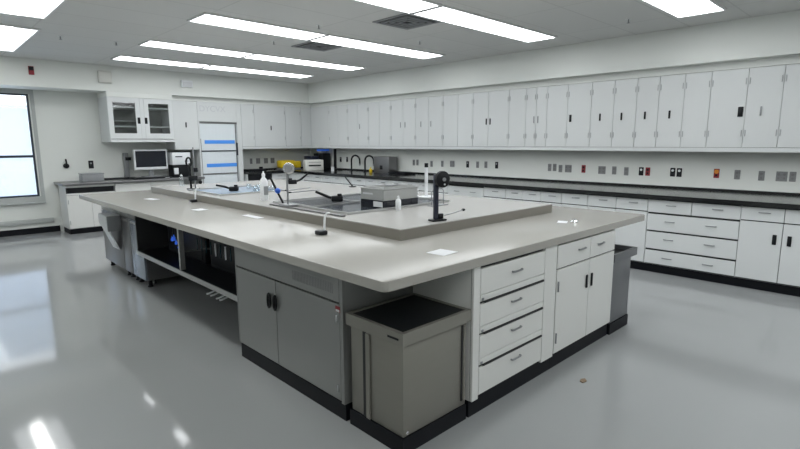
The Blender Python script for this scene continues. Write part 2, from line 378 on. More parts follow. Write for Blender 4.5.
# wall cabinets on the far wall (face looks to -y)
def backcab(x0, x1, doors, label):
    fr = [('door', a-x0+.0025, c-x0-.0025, UB+.052, UT-.003, dict(pulls=[(k, px-x0, pz) for k, px, pz in P], hinges=[(h-x0, z, -.001, 'lhinge') for h in H for z in (1.62,2.165)])) for a, c, P, H in doors]
    t = cabinet('wall_cabinet', label, 'cabinet', 'white wall cabinets on the far wall', (x0, UY, 0), 0, x1-x0, UB, UT, YB-UY-.002, fr, M['white'], seam='lseam')
    MB().box(0, x1-x0, 0, .0175, UB, UB+.048).build('light_valance', M['white'], t)
backcab(5.075, 6.12, [(5.075,5.37,[],[5.345]), (5.37,6.12,[('smallblack',5.759,1.832)],[6.10])], 'white far-wall cabinet with one black pull, above the row of grey wall plates')
backcab(6.121, 6.798, [(6.121,6.53,[],[6.50]), (6.53,6.798,[],[])], 'plain white far-wall cabinet in the corner above the yellow machine')

# tall units on the far wall
t = thing('narrow_wall_cabinet', 'narrow white far-wall cabinet with a black pull, between glass cabinet and frosted door', 'cabinet', (3.70, UY, 0))
MB().box(.001, .463, .022, YB-UY-.002, UB, UT).build('body', M['white'], t)
d = MB().box(.003, .463, 0, .018, UB+.002, UT-.003, .002, 1).build('door', M['white'], t); pull(d, 'smallblack', .232, 1.86)
t = thing('glass_door_cabinet', 'tall far-wall unit with a frosted glass door, two blue tape strips and dark bars', 'cabinet', (4.165, UY, 0))
MB().box(0, .03, -.001, YB-UY-.002, .0, 1.935).build('side_panel', M['white'], t)
MB().box(.805, .905, -.001, YB-UY-.002, .0, UT).build('side_panel', M['white'], t)
tp = MB().box(0, .804, 0, YB-UY-.002, 1.936, UT).build('top_panel', M['white'], t)
cu = bpy.data.curves.new('lettering', 'FONT'); cu.body = 'DYCVX'; cu.size = .16; cu.extrude = .0008
tmp = bpy.data.objects.new('lettering_source', cu); COL.objects.link(tmp); bpy.context.view_layer.update()
me = bpy.data.meshes.new_from_object(tmp.evaluated_get(bpy.context.evaluated_depsgraph_get())); bpy.data.objects.remove(tmp)
lo = bpy.data.objects.new('lettering', me); COL.objects.link(lo); lo.parent = tp; lo.location = (.04, -.0012, 2.13); lo.rotation_euler = (PI/2, 0, 0)
me.materials.clear(); me.materials.append(M['letter'])
MB().box(.031, .804, .06, YB-UY-.002, .0, 1.934).build('back_panel', M['greyb'], t)
dr = MB().box(.036, .80, .012, .03, .06, 1.90).build('glass_door', M['frost'], t)
MB().box(.0305, .8045, .0, .0115, 1.895, 1.93).build('door_rail', M['steeld'], dr)
MB().box(.032, .042, .0, .0115, .06, 1.60).build('door_stile', M['steeld'], dr)
MB().box(.765, .785, .0, .0115, .06, 1.894).build('door_stile', M['steeld'], dr)
MB().box(.765, .80, -.02, -.0005, 1.26, 1.52, .006).build('handle', M['frame'], dr)
MB().box(.043, .764, .002, .0115, 1.345, 1.368).build('crossbar', M['frame'], dr)
MB().box(.043, .764, .002, .0115, .885, .912).build('crossbar', M['steeld'], dr)
MB().box(.115, .745, .006, .0115, 1.50, 1.57).build('tape_strip', M['bluetape'], dr)
MB().box(.13, .762, .006, .0115, 1.035, 1.105).build('tape_strip', M['bluetape'], dr)

# glass-fronted wall cabinet under the soffit
gx0, gx1, gz0, gz1, gy = 2.575, 3.665, 1.535, 2.310, SY
t = thing('glass_wall_cabinet', 'white wall cabinet with two framed glass doors above the monitor', 'cabinet', (gx0, gy, 0))
w = gx1-gx0; D = YB-gy-.002
MB().box(0, .02, .022, D, gz0+.05, gz1).build('side_panel', M['white'], t)
MB().box(w-.02, w, .022, D, gz0+.05, gz1).build('side_panel', M['white'], t)
MB().box(.0, w, 0, D, gz0, gz0+.049).build('bottom_panel', M['white'], t)
MB().box(.021, w-.021, .022, D, gz1-.05, gz1).build('top_panel', M['white'], t)
MB().box(.021, w-.021, D-.012, D, gz0+.05, gz1-.051).build('back_panel', M['cabin_shade'], t)  # back coloured dark in place of interior shade
for z in (1.80, 2.13): MB().box(.021, w-.021, .03, D-.013, z, z+.02).build('shelf', M['white'], t)
MB().box(.05, .5, .10, D-.02, 1.90, 1.915).build('shelf', M['steel'], t)
for (a, c, pu) in ((.003, .515, .485), (.585, w-.003, .605)):
    d = MB().frame(a, c, gz0+.06, gz1-.002, 0, .02, .075, .085, .095).build('door', M['white'], t)
    MB().box(a+.074, c-.074, .008, .012, gz0+.154, gz1-.086).build('pane', M['dpane'], d)
    MB().box(pu-.022, pu+.022, -.012, -.0005, 1.86, 1.97, .006).build('pull', M['black'], d)
MB().box(0, w, 0, D, gz1+.001, 2.397).build('head_panel', M['soffit'], t)
MB().box(.517, .583, 0, .02, gz0+.06, gz1-.002).build('centre_stile', M['white'], t)
tag(MB().lathe([(.045,0),(.05,.01),(.03,.06),(.014,.08),(.014,.11),(.018,.112)]).build('flask', M['clear']), 'small glass flask inside the glass cabinet, at its lower corner', 'flask', loc=(gx0+.13, gy+.09, gz0+.0495))

# ------------------------------------------------------------------ long counter, base cabinets
tp = MB().prism([(CX,-.9),(XR-.002,-.9),(XR-.002,YB-.002),(5.09,YB-.002),(5.09,9.80),(CX,9.80)], CB+.002, CT, .004, 1).build('long_worktop', M['epoxy'])
tag(tp, 'long black-edged worktop running along the side wall and round the corner', 'worktop')
tag(MB().prism([(XR-.027,-.9),(XR-.0025,-.9),(XR-.0025,YB-.0025),(5.09,YB-.0025),(5.09,YB-.022),(XR-.027,YB-.022)], CT+.0005, CT+.028).build('splash_strip', M['epoxy']), 'low black splash strip behind the long worktop', 'backsplash')
BX = 6.09
def basecab(y_hi, y_lo, fronts, label, seam='seam'):
    w = y_hi-y_lo
    fr = []
    for k, a, c, z0, z1, pulls in fronts:
        hs = []
        fr.append((k, y_hi-a+.003, y_hi-c-.003, z0, z1, dict(pulls=[(p, y_hi-py, pz) for p, py, pz in pulls])))
    t = cabinet('base_cabinet', label, 'cabinet', 'white base cabinets under the long worktop', (BX, y_hi, 0), RW, w, .10, CB, XR-BX-.06, fr, M['white'])
    MB().box(0, w, .06, XR-BX-.10, 0, .0985).build('plinth', M['base'], t)
    return t
ZD, ZT = .70, .853   # drawer/door split, top of fronts
def dd(y_hi, y_lo, mid=None, blk=False, label=''):
    ys = [y_hi, mid, y_lo] if mid else [y_hi, y_lo]; fr = []
    for i, (a, c) in enumerate(zip(ys, ys[1:])):
        fr.append(('drawer', a, c, ZD+.02, ZT, [('bar', (a+c)/2-.02, .805)]))
        py = (c+.06 if i == 0 and mid else a-.06)
        fr.append(('door', a, c, .115, ZD+.008, [('black' if blk else 'bar', py if blk else (a+c)/2, .545 if blk else .66)] if blk else []))
    return basecab(y_hi, y_lo, fr, label)
def wide(y_hi, y_lo, label, two=True):
    m = (y_hi+y_lo)/2; fr = []
    if two: fr += [('drawer', y_hi, m, .712, ZT, [('bar', (y_hi+m)/2-.02, .80)]), ('drawer', m, y_lo, .712, ZT, [('bar', (m+y_lo)/2-.02, .80)])]
    zz = ((.505,.690),(.290,.485),(.115,.268)) if two else ((.60,.84),(.37,.58),(.115,.35))
    for a, c in zz:
        h = c-.075
        fr.append(('drawer', y_hi, y_lo, a, c, [('bar', y_hi-(y_hi-y_lo)*.27, h), ('bar', y_hi-(y_hi-y_lo)*.72, h)]))
    return basecab(y_hi, y_lo, fr, label)
Lb = 'white base cabinet '
dd(.54, -.25, .145, True, Lb+'at the near end of the long worktop, outside the picture')
dd(1.269, .54, .905, True, Lb+'with two doors and black pulls, at the cut end of the worktop')
wide(2.184, 1.269, Lb+'with three full-width drawers under two small ones, beyond the island bin')
dd(2.911, 2.184, 2.552, False, Lb+'with two drawers over doors, next to the wide-drawer unit')
dd(3.572, 2.911, 3.265, False, Lb+'with two drawers over doors, second past the wide-drawer unit')
dd(4.134, 3.572, 3.863, False, Lb+'with two small drawers over doors, third past the wide-drawer unit')
dd(4.522, 4.134, None, False, Lb+'with one drawer over one door, beside the three-drawer unit')
wide(5.216, 4.522, Lb+'with a stack of three wide drawers, behind the black dial stand', False)
for i, (a, c) in enumerate(((5.90,5.216), (6.58,5.90), (7.26,6.58), (7.94,7.26), (8.62,7.94), (9.30,8.62))):
    dd(a, c, (a+c)/2, False, Lb+'with two drawers over doors, %s out from the back corner' % ['sixth','fifth','fourth','third','second','first'][i])
struct(MB().box(BX, XR-.06, 9.302, YB-.06, .10, CB), 'trim_7', M['white'])
# far-wall base unit by the corner
t = cabinet('base_cabinet', 'white far-wall base cabinet with a black open slot, below the yellow machine', 'cabinet', None, (5.10, 9.845, 0), 0, .94, .10, CB, .54,
   [('drawer', .56, .935, .73, ZT, dict(pulls=[('bar', .75, .80)])), ('door', .56, .935, .115, .715, {}), ('panel', .003, .553, .115, .70, {})], M['white'])
MB().box(.003, .553, .0, .02, .72, .86).build('slot', M['blackp'], t)
MB().box(0, .94, .06, .5, 0, .0985).build('plinth', M['base'], t)

# lower bench under the window side of the far wall
LZ = .863
tag(MB().box(1.775, 4.16, 9.80, YB-.002, LZ-.04, LZ, .006).build('low_worktop', M['steeld']), 'grey worktop with the monitor on it, along the far wall', 'worktop')
t = cabinet('base_cabinet', 'white base cabinet with a wide black slot at the top, by the window', 'cabinet', None, (1.83, 9.85, 0), 0, .735, .09, LZ-.042, .55,
   [('door', .003, .36, .10, .655, dict(hinges=[(.02,.55),(.02,.2)])), ('door', .364, .732, .10, .655, {}), ('panel', .003, .732, .785, .818, {}), ('panel', .003, .732, .660, .690, {})], M['white2'])
MB().box(.02, .715, -.001, .018, .695, .782).build('slot', M['black'], t)
MB().box(.715, .733, -.003, .018, .691, .784).build('slot_end', M['steeld'], t)
MB().box(.01, .735, .05, .5, 0, .0885).build('plinth', M['base'], t)
t = cabinet('base_cabinet', 'white drawer and door base cabinet under the monitor, half hidden by the island', 'cabinet', None, (2.57, 9.85, 0), 0, 1.185, .09, LZ-.042, .55,
   [('drawer', .003, .59, .665, .815, {}), ('drawer', .595, 1.182, .665, .815, {}), ('door', .003, .59, .10, .655, {}), ('door', .595, 1.182, .10, .655, {})], M['white2'], seam='seam')
MB().box(0, 1.185, .05, .5, 0, .0885).build('plinth', M['base'], t)

# ------------------------------------------------------------------ wall plates
def plate(loc, rot, w, h, kind, label, group):
    t = thing('wall_plate', label, 'outlet', loc, rot, group)
    body = dict(grey=M['greyp'], dark=M['blackp'], red=M['red'], orange=M['red'], black=M['blackp'], double=M['greyp'])[kind]
    MB().box(-w/2, w/2, -.008, -.0005, -h/2, h/2, .003, 1).build('cover', body, t)
    ins = dict(grey=M['steeld'], dark=M['plast'], red=M['paper'], orange=M['orange'], black=M['greyb'], double=M['steeld'])[kind]
    gangs = (-w/4, w/4) if kind == 'double' else (0,)
    for g in gangs:
        MB().lathe([(.026 if kind == 'orange' else .016,0),(.026 if kind == 'orange' else .016,.004)], (g, -.0085, .022), 12, 'Y').build('socket', ins if kind != 'red' else M['blackp'], t)
        MB().lathe([(.013,0),(.013,.004)], (g, -.0085, -.022), 12, 'Y').build('socket', M['steeld'] if kind in ('grey','double') else M['blackp'], t)
    return t
plates = [(9.242,1.137,'black'),(9.008,1.141,'black'),(6.922,1.127,'grey'),(6.825,1.13,'grey'),(6.458,1.113,'grey'),(6.191,1.121,'grey'),(5.953,1.127,'double'),(5.6,1.127,'black'),(5.383,1.128,'grey'),(5.208,1.133,'grey'),(4.988,1.131,'black'),(4.01,1.125,'grey'),(3.926,1.128,'grey'),(3.829,1.114,'grey'),(3.703,1.118,'double'),(3.464,1.122,'red'),(3.191,1.114,'double'),(3.016,1.116,'grey'),(2.85,1.11,'grey'),(2.652,1.117,'dark'),(2.567,1.117,'red'),(2.26,1.121,'dark'),(2.182,1.12,'dark'),(1.765,1.125,'orange'),(1.549,1.12,'grey'),(1.309,1.116,'grey'),(1.12,1.118,'double'),(1.02,1.119,'grey')]
cnames = dict(black='black', grey='grey', double='wide grey', red='red', dark='black and white', orange='orange and red')
for i, (y, z, k) in enumerate(plates):
    plate((XR, y, z), RW, {'double':.105}.get(k, .06), .11, k, 'small %s wall plate above the long worktop, %s out from the back corner' % (cnames[k], ORD[i]), 'wall plates above the long worktop')
for i, (x, k) in enumerate(((5.497,'grey'),(5.668,'double'),(5.862,'double'),(6.031,'double'))):
    plate((x, YB, 1.114), 0, .10 if k == 'double' else .06, .12, k, 'small %s plate on the far wall, %s along from the frosted door' % (cnames[k], ORD[i]), 'wall plates on the far wall')
plate((2.371, YB, 1.141), 0, .08, .14, 'black', 'black wall plate over the low bench, nearer the monitor', 'black fittings over the low bench')
t = thing('wall_hook', 'small black hook fitting on the far wall, close to the window', 'hook', (1.988, YB, 1.13))
MB().cyl((0,-.0005,.0), (0,-.02,.0), .045).build('mount', M['blackp'], t)
MB().tube([(0,-.021,.0),(0,-.05,.03),(0,-.045,.08),(0,-.02,.11)], .014).build('hook', M['blackp'], t)
# soffit fittings
t = thing('fire_alarm', 'small red and black alarm on the soffit above the window', 'alarm', (1.549, SY, 2.64))
MB().box(-.035, .035, -.03, .0, -.065, .065, .006).build('housing', M['red'], t)
MB().box(-.03, .03, -.035, -.0305, .0, .055, .002, 1).build('strobe', M['blackp'], t)
t = thing('wall_speaker', 'off-white square box on the soffit beside the glass cabinet', 'speaker', (2.57, SY, 2.625))
MB().box(-.105, .105, -.05, -.0005, -.10, .10, .018, 3).build('housing', M['beige'], t)
MB().box(-.085, .085, -.053, -.0505, -.08, .08, .004).build('grille', M['beige'], t)
t = thing('emergency_light', 'small white emergency light box on the soffit above the tall cabinet', 'light', (3.943, SY, 2.614))
MB().box(-.105, .105, -.06, .0, -.062, .062, .008).build('housing', M['plast'], t)
MB().box(-.085, .085, -.066, -.0605, -.045, .03, .004).build('lens', M['paper'], t)

# ------------------------------------------------------------------ ISLAND
IX0, IX1, IY0, IY1 = 1.424, 4.364, 1.572, 7.0
def rounded(x0, x1, y0, y1, r, n=6):
    o = []
    for cx, cy, a0 in ((x1-r,y0+r,-90),(x1-r,y1-r,0),(x0+r,y1-r,90),(x0+r,y0+r,180)):
        for k in range(n+1):
            a = math.radians(a0+90*k/n); o.append((cx+r*math.cos(a), cy+r*math.sin(a)))
    return o
tag(MB().prism(rounded(IX0, IX1, IY0, IY1, .035), CB, CT, .006, 3).build('island_worktop', M['top']), 'large greige worktop of the central island with overhanging edges', 'worktop')
RX0, RX1, RY0, RY1, RZ = 2.124, 3.93, 2.192, 6.6, .986
rt = MB().box(RX0, RX1, RY0, RY1, CT+.0005, RZ).build('raised_ledge', M['rtop'])
tag(rt, 'raised pale platform in the middle of the island worktop', 'platform')
MB().frame(RX0-.001, RX1+.001, RY0-.001, RY1+.001, CT+.001, RZ-.006, .003).build('side_shade', M['edge'], rt)  # thin skin with side shade painted in, below the lit top
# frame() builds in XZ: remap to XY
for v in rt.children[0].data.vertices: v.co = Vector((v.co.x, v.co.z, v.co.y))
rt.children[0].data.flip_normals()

# end-face white cabinets (look to -y)
EY = 1.591
t = cabinet('drawer_cabinet', 'white island cabinet with four stacked drawers, beside the corner bin', 'cabinet', None, (2.080, EY, 0), 0, .868, .0985, CB-.001, .455,
  [('drawer', .06, .716, .697, .842, dict(pulls=[('bar', .40, .775)])), ('drawer', .06, .716, .517, .643, dict(pulls=[('bar', .40, .597)])),
   ('drawer', .06, .716, .332, .463, dict(pulls=[('bar', .41, .420)])), ('drawer', .06, .716, .120, .278, dict(pulls=[('bar', .415, .235)])),
   ('lip', .06, .716, .6585, .6935, {}), ('lip', .06, .716, .4785, .5135, {}), ('lip', .06, .716, .2935, .3285, {}),
   ('stile', .0, .056, .0985, CB-.001, {}), ('stile', .720, .866, .0985, CB-.001, {})], M['white2'])
MB().box(.0, .868, .022, .45, 0, .0975).build('plinth', M['base'], t)
for z in (.6455, .4655, .2805): MB().box(.10, .713, -.004, .012, z+.001, z+.011).build('finger_groove', M['seam'], t); MB().box(.068, .088, -.006, -.0005, z+.018, z+.034, .003, 1).build('latch', M['silver'], t)
t = cabinet('door_cabinet', 'white island cabinet with two small drawers over two doors and black pulls', 'cabinet', None, (2.950, EY, 0), 0, .878, .0985, CB-.001, .62,
  [('drawer', .008, .464, .695, .850, dict(pulls=[('bar', .33, .785)])), ('drawer', .470, .874, .695, .850, dict(pulls=[('bar', .62, .782)])),
   ('door', .008, .464, .112, .685, dict(pulls=[('smallblack', .425, .533)], hinges=[(.02,.575),(.02,.22)])),
   ('door', .470, .874, .112, .685, dict(pulls=[('smallblack', .502, .533)]))], M['white2'])
MB().box(0, .878, .022, .58, 0, .0975).build('plinth', M['base'], t)
# rear of the island: plain white cabinets carrying the worktop
for i, (a, c) in enumerate(((2.30,3.40),(3.403,4.50),(4.503,5.60),(5.603,6.70))):
    t = cabinet('island_rear_cabinet', 'plain white cabinet at the back of the island, %s from the drawers end' % ORD[i], 'cabinet', 'cabinets at the back of the island', (4.25, a, 0), PI/2, c-a, .0985, CB-.001, .6,
      [('door', .004, (c-a)/2-.002, .112, .85, {}), ('door', (c-a)/2+.002, c-a-.004, .112, .85, {})], M['white2'])
    MB().box(0, c-a, .05, .58, 0, .0975).build('plinth', M['base'], t)

# grey steel cabinet on the long face (looks to -x)
SXF = 1.564
t = thing('steel_cabinet', 'grey steel two-door cabinet with a vent strip, next to the corner bin', 'cabinet', (SXF, 3.277, 0), RW)
W = 3.277-2.058
MB().box(.0, W, .022, .64, .0985, CB-.001).build('body', M['steelg'], t)
MB().box(.004, W-.03, .019, .0215, .10, CB-.003).build('shadow_strip', M['seam'], t)
MB().box(W-.026, W, 0, .0215, .0985, CB-.001).build('stile', M['steelg'], t)
MB().box(.0, .012, 0, .0185, .0985, CB-.001).build('stile', M['steelg'], t)
d = MB().box(.015, .532, 0, .0185, .11, .662, .002, 1).build('door', M['steelg'], t); pull(d, 'loop', .470, .524)
d2 = MB().box(.538, W-.030, 0, .0185, .11, .662, .002, 1).build('door', M['steelg'], t); pull(d2, 'loop', .532+.012, .524)
MB().cyl((W-.05, -.004, .60), (W-.05, -.004, .56), .006, n=10).build('hinge', M['chrome'], d2)
MB().cyl((W-.05, -.004, .20), (W-.05, -.004, .16), .006, n=10).build('hinge', M['chrome'], d2)
st = MB().box(W-.062, W-.022, -.0018, -.0004, .618, .650).build('sticker', M['red'], d2)
MB().box(W-.058, W-.026, -.0026, -.0019, .620, .632).build('sticker_band', M['paper'], st)
vp = MB().box(.015, W-.030, 0, .0185, .672, .855, .002, 1).build('vent_panel', M['steelg'], t)
for i in range(26):
    u = .74+i*.0155
    MB().box(u, u+.006, -.0012, .0005, .712, .770).build('vent_slot', M['steeld'], vp)
MB().box(.01, W, .008, .6, 0, .0975).build('plinth', M['base'], t)

# open shelf unit (looks to -x)
t = thing('equipment_shelf', 'open steel under-bench shelf with two dark bays, hung along the island side', 'shelf', (1.60, 5.55, 0), RW)
W = 5.55-3.285
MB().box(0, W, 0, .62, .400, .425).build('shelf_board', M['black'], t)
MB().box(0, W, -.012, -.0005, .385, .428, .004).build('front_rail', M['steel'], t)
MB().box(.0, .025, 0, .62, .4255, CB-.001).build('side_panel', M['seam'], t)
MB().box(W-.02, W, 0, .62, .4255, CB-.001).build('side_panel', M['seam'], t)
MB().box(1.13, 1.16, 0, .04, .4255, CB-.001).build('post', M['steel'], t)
MB().box(.0, W, .6205, .64, .0, CB-.001).build('back_panel', M['seam'], t)  # lower part added to block the bright patch under the shelf
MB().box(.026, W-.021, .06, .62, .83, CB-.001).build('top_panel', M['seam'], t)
MB().tube([(1.15,.041,.583),(1.13,.44,.565)], .008).build('hanging_rail', M['silver'], t)
for i, (u, v) in enumerate(((1.74,.0),(1.81,.0),(1.91,.0),(1.97,.0))):
    MB().tube([(u,.05+.02*(i%2),.3995),(u,.05,.36),(u,-.01,.345),(u,-.03,.345)], .007, 8).build('hook', M['plast'], t)
# dark instruments and glassware in the shelf
def at(u, v): return (1.60+v, 5.40-u)  # measured from the far bay's inner face
x, y = at(.50, .36)
t = thing('black_instrument', 'black instrument box in the far dark bay of the island shelf', 'instrument', (x, y, .4255), RW)
MB().box(-.45, .46, -.12, .22, .0, .30, .01).build('housing', M['black'], t)
MB().box(-.40, .40, -.126, -.1205, .03, .28, .003, 1).build('front_panel', M['black'], t)
x, y = at(1.56, .36)
t = thing('black_instrument', 'black instrument box in the near dark bay of the island shelf', 'instrument', (x, y, .4255), RW)
MB().box(-.5, .5, -.12, .22, .0, .30, .01).build('housing', M['black'], t)
MB().box(-.46, .46, -.126, -.1205, .03, .27, .003, 1).build('front_panel', M['black'], t)
for i, (u, z, r) in enumerate(((.37,.585,.014),(.42,.60,.017),(.47,.565,.014),(.52,.53,.010))):
    x, y = at(u, .17)
    o = MB().lathe([(.001,-r*1.2),(r*.7,-r),(r,0),(r*.7,r),(r*.3,r*1.5),(r*.3,r*2.4)], (0,0,0), 16).build('indicator_bulb', M['glow'])
    tag(o, 'small blue glowing bulb hanging in the far dark bay of the island shelf', 'bulb', 'blue glowing bulbs in the shelf', (x, y, z))
    MB().cyl((0,0,r*2.41), (0,0,.8295-z), .004, n=8).build('wire', M['blackp'], o)
for i in range(9):
    x, y = at(1.10+i*.09, .12)
    o = MB().lathe([(.001,-.02),(.005,-.018),(.006,.0),(.006,.085),(.008,.088)], (0,0,0), 12).build('test_tube', M['teal'] if i not in (4,6) else M['plast'])
    if i in (4,6): lab, g = 'white narrow tube hanging in the near bay of the island shelf', 'white tubes on the shelf rail'
    else: lab, g = 'teal narrow tube hanging in the near bay of the island shelf', 'teal tubes on the shelf rail'
    tag(o, lab, 'tube', g, (x, y, .62))
    MB().cyl((0,0,.0885), (0,0,.2095), .002, n=8).build('hanger', M['blackp'], o)

# under-counter machines at the far end of the island (look to -x)
AX = 1.66
def machine(y_hi, y_lo, label, front, box=False):
    W = y_hi-y_lo
    t = thing('undercounter_machine', label, 'appliance', (AX, y_hi, 0), RW, 'machines under the island end')
    MB().box(.001, W-.001, .022, .62, .08, CB-.002).build('body', M['steeld'], t)
    d = MB().box(.006, W-.006, 0, .0215, .085, .70, .004).build('door', front, t)
    MB().box(.006, W-.006, .002, .0215, .712, CB-.004, .003).build('control_panel', M['steel'], t)
    if W < .6: MB().box(.06, W-.06, -.012, -.0005, .665, .685, .004).build('handle', M['steel'], d)
    for u in (.06, W-.06):
        for v in (.06, .56): MB().lathe([(.028,.0),(.028,.012),(.020,.02),(.020,.0795)], (u, v, 0), 14).build('foot', M['black'], t)
    MB().box(.05, W-.05, .10, .12, .03, .0785).build('toe_panel', M['black'], t)
    return t
machine(7.05, 6.25, 'steel under-bench machine at the far island end, behind the white dispenser', M['steeld'])
machine(6.247, 5.96, 'narrow grey steel machine under the bench, middle of the three machines', M['steeld'])
machine(5.957, 5.56, 'pale blue steel under-bench machine beside the open shelf', M['applb'])
t = thing('paper_dispenser', 'white angled dispenser box fixed to the front of the far machine', 'dispenser', (AX-.0005, 6.425, .60), RW)
MB().box(-.15, .15, -.15, 0, .0, .12, .012).build('housing', M['plast'], t)
MB().box(.1505, .17, -.14, 0, -.06, .11, .006).build('side_cheek', M['greyb'], t)
pf = MB().box(-.13, .10, -.14, -.125, -.29, -.001, .003).build('paper_sheet', M['plast'], t)
for v in pf.data.vertices: v.co.y += (-.001-v.co.z)*.38

# corner bin
def bin_(label, loc, w, d, h, m, open_top=False, taper=0., ins=.018):
    t = thing('waste_bin', label, 'bin', loc)
    b = MB().box(.018, w-ins, .018, d-.018, .088, h-.062, .004).build('body', m, t)
    if taper:
        for v in b.data.vertices:
            k = (h-.062-v.co.z)/h*taper; v.co.x += (w/2-v.co.x)*k; v.co.y += (d/2-v.co.y)*k
    f = MB().frame(0, w, 0, d, -h, -(h-.063), .022).rot(-PI/2, 'X').build('rim', m, t)
    for v in f.data.vertices: v.co = Vector((v.co.x, abs(v.co.y), abs(v.co.z)))
    f.data.update()
    MB().box(.024, w-.024, .024, d-.024, h-.06, h-(.035 if open_top else .004)).build('lid', M['black'], t)
    MB().box(.008, w-ins-.0, .010, d-.01, 0, .0865).build('base', M['base'], t)
    return t, b
t, b = bin_('large warm grey steel bin with a black lid at the island corner', (1.566, 1.604, 0), .512, .432, .629, M['bin'])
MB().box(.006, .0175, .255, .285, .09, .556, .003, 1).build('side_rib', M['bin'], b)
MB().box(.012, .0175, .290, .31, .09, .556).build('side_groove', M['seam'], b)
MB().box(.462, .48, .006, .0175, .12, .55, .003, 1).build('side_rib', M['bin'], b)
MB().box(.452, .460, .012, .0175, .12, .55).build('side_groove', M['seam'], b)
MB().box(-.003, -.0004, .03, .105, .590, .600).build('badge', M['blackp'], t.children[1])
MB().lathe([(.008,0),(.008,.006)], (.04,.0175,.11), 10, 'Y').build('rivet', M['chrome'], b)
bin_('grey steel open bin standing past the two-door island cabinet', (3.834, 1.586, 0), .43, .46, .65, M['bin2'], True, .0, .075)

# ------------------------------------------------------------------ things on the island worktop
def paper(x, y, w, d, rot, label, z=CT):
    tag(MB().box(-w/2, w/2, -d/2, d/2, .0006, .0022).rot(rot, 'Z').build('paper_and_reflection', M['paper']), label, 'paper', 'white papers on the island', (x, y, z))
paper(2.055, 1.795, .13, .12, .08, 'white paper square on the worktop near the corner bin')
paper(1.989, 3.80, .06, .26, 0, 'painted pale reflection strip on the worktop below the ring stand')  # pale slab painting a faint reflection in the worktop
paper(3.50, 1.86, .10, .07, .4, 'small white crumpled paper on the worktop above the black-pull doors')
paper(1.86, 4.55, .10, .13, .1, 'painted pale reflection at the edge of the island, above the shelf')  # soft worktop reflection painted as a pale slab
paper(1.86, 5.80, .08, .18, .2, 'painted pale reflection near the far island end')  # another reflection laid on as pale colour
tag(MB().lathe([(.03,0),(.032,.004),(.02,.014),(.004,.018)], n=14).build('round_cap', M['chrome']), 'small round metal cap beside the crumpled paper', 'cap', loc=(3.57, 1.80, CT))
def gastap(x, y, label):
    t = thing('bench_nozzle', label, 'nozzle', (x, y, CT), 0, 'bench nozzles')
    MB().box(-.03, .03, -.035, .035, .0005, .03, .008).build('base', M['blackp'], t)
    MB().tube([(.015,-.015,.0305),(.018,-.018,.10),(.022,-.02,.13),(.035,-.024,.142),(.05,-.028,.140)], [.008,.0075,.007,.0065,.0065]).build('spout', M['plast'], t)
gastap(1.905, 2.72, 'white bent nozzle on a black foot, near edge of the island')
gastap(2.07, 5.2, 'white nozzle on a black foot, far along the island edge')

# tray with box
t = thing('lab_tray', 'large dark slate tray lying flat on the raised platform', 'tray', (2.30, 2.93, RZ))
MB().box(0, 1.12, 0, 1.05, .0005, .006).build('tray_floor', M['tray'], t)
def ring_xy(x0, x1, y0, y1, z0, z1, w):
    """flat rectangular ring in the XY plane"""
    m = MB().frame(x0, x1, y0, y1, z0, z1, w)
    for v in m.bm.verts: v.co = Vector((v.co.x, v.co.z, v.co.y))
    bmesh.ops.recalc_face_normals(m.bm, faces=m.bm.faces[:])
    return m
ring_xy(-.012, 1.132, -.012, 1.062, .0005, .018, .011).build('tray_rim', M['steel'], t)
# pale mesh rack lying in the tray
t = thing('wire_rack', 'pale wire rack lying in the dark tray', 'rack', (2.32, 3.42, RZ+.0065))
ring_xy(0, .50, 0, .50, 0, .012, .012).build('rack_frame', M['steel'], t)
g = MB()
for k in range(6): g.box(.012, .488, .05+k*.075, .060+k*.075, .003, .009)
g.build('grating', M['silver'], t)
# steel box with dark skirt
t = thing('steel_bath', 'brushed steel box with a dark lower band, standing in the tray', 'box', (2.665, 2.945, RZ+.0065))
MB().box(0, .39, 0, .28, .0005, .060).build('lower_band', M['screen'], t)
MB().box(0, .39, 0, .28, .061, .146, .003, 1).build('upper_band', M['steel'], t)
ring_xy(-.004, .394, -.004, .284, .147, .154, .03).build('rim', M['steel'], t)
MB().box(-.0025, -.0004, .13, .25, .105, .118).build('nameplate', M['paper'], t)
MB().box(-.0025, -.0004, .01, .12, .010, .055).build('white_label', M['paper'], t)
for z in (.07,.095,.12): MB().box(.376, .398, -.006, .02, z, z+.012, .002, 1).build('clip', M['paper'], t)
t = thing('wire_basket_lid', 'flat wire lid resting on the steel box', 'lid', (2.69, 2.955, RZ+.1615))
ring_xy(0, .34, 0, .26, 0.0005, .010, .010).build('lid_frame', M['steel'], t)
g = MB()
for k in range(4): g.box(.010, .33, .035+k*.050, .041+k*.050, .003, .008)
g.build('grating', M['steel'], t)
MB().box(.14, .22, .08, .16, .0105, .022, .003).build('lid_knob', M['silver'], t)
def bottle(loc, h, r, label, m, cap, group=None):
    t = thing('bottle', label, 'bottle', loc, 0, group)
    MB().lathe([(r*.9,0.0005),(r,.006),(r,h*.62),(r*.85,h*.70),(r*.4,h*.78),(r*.4,h*.82)]).build('body', m, t)
    MB().lathe([(r*.45,h*.821),(r*.45,h*.9),(r*.2,h*.93),(r*.12,h)]).build('cap', cap, t)
    return t
bottle((2.745, 2.86, RZ), .115, .022, 'small white bottle in front of the steel box', M['plast'], M['plast'])
bt = bottle((2.36, 4.265, RZ), .27, .036, 'tall white squeeze bottle on the raised platform', M['plast'], M['plast'])
MB().box(-.022, .022, -.0375, -.0365, .05, .13).build('paper_label', M['greyb'], bt)
bottle((2.42, 6.40, RZ), .15, .032, 'clear bottle with a white cap at the far end of the platform', M['clear'], M['plast'])
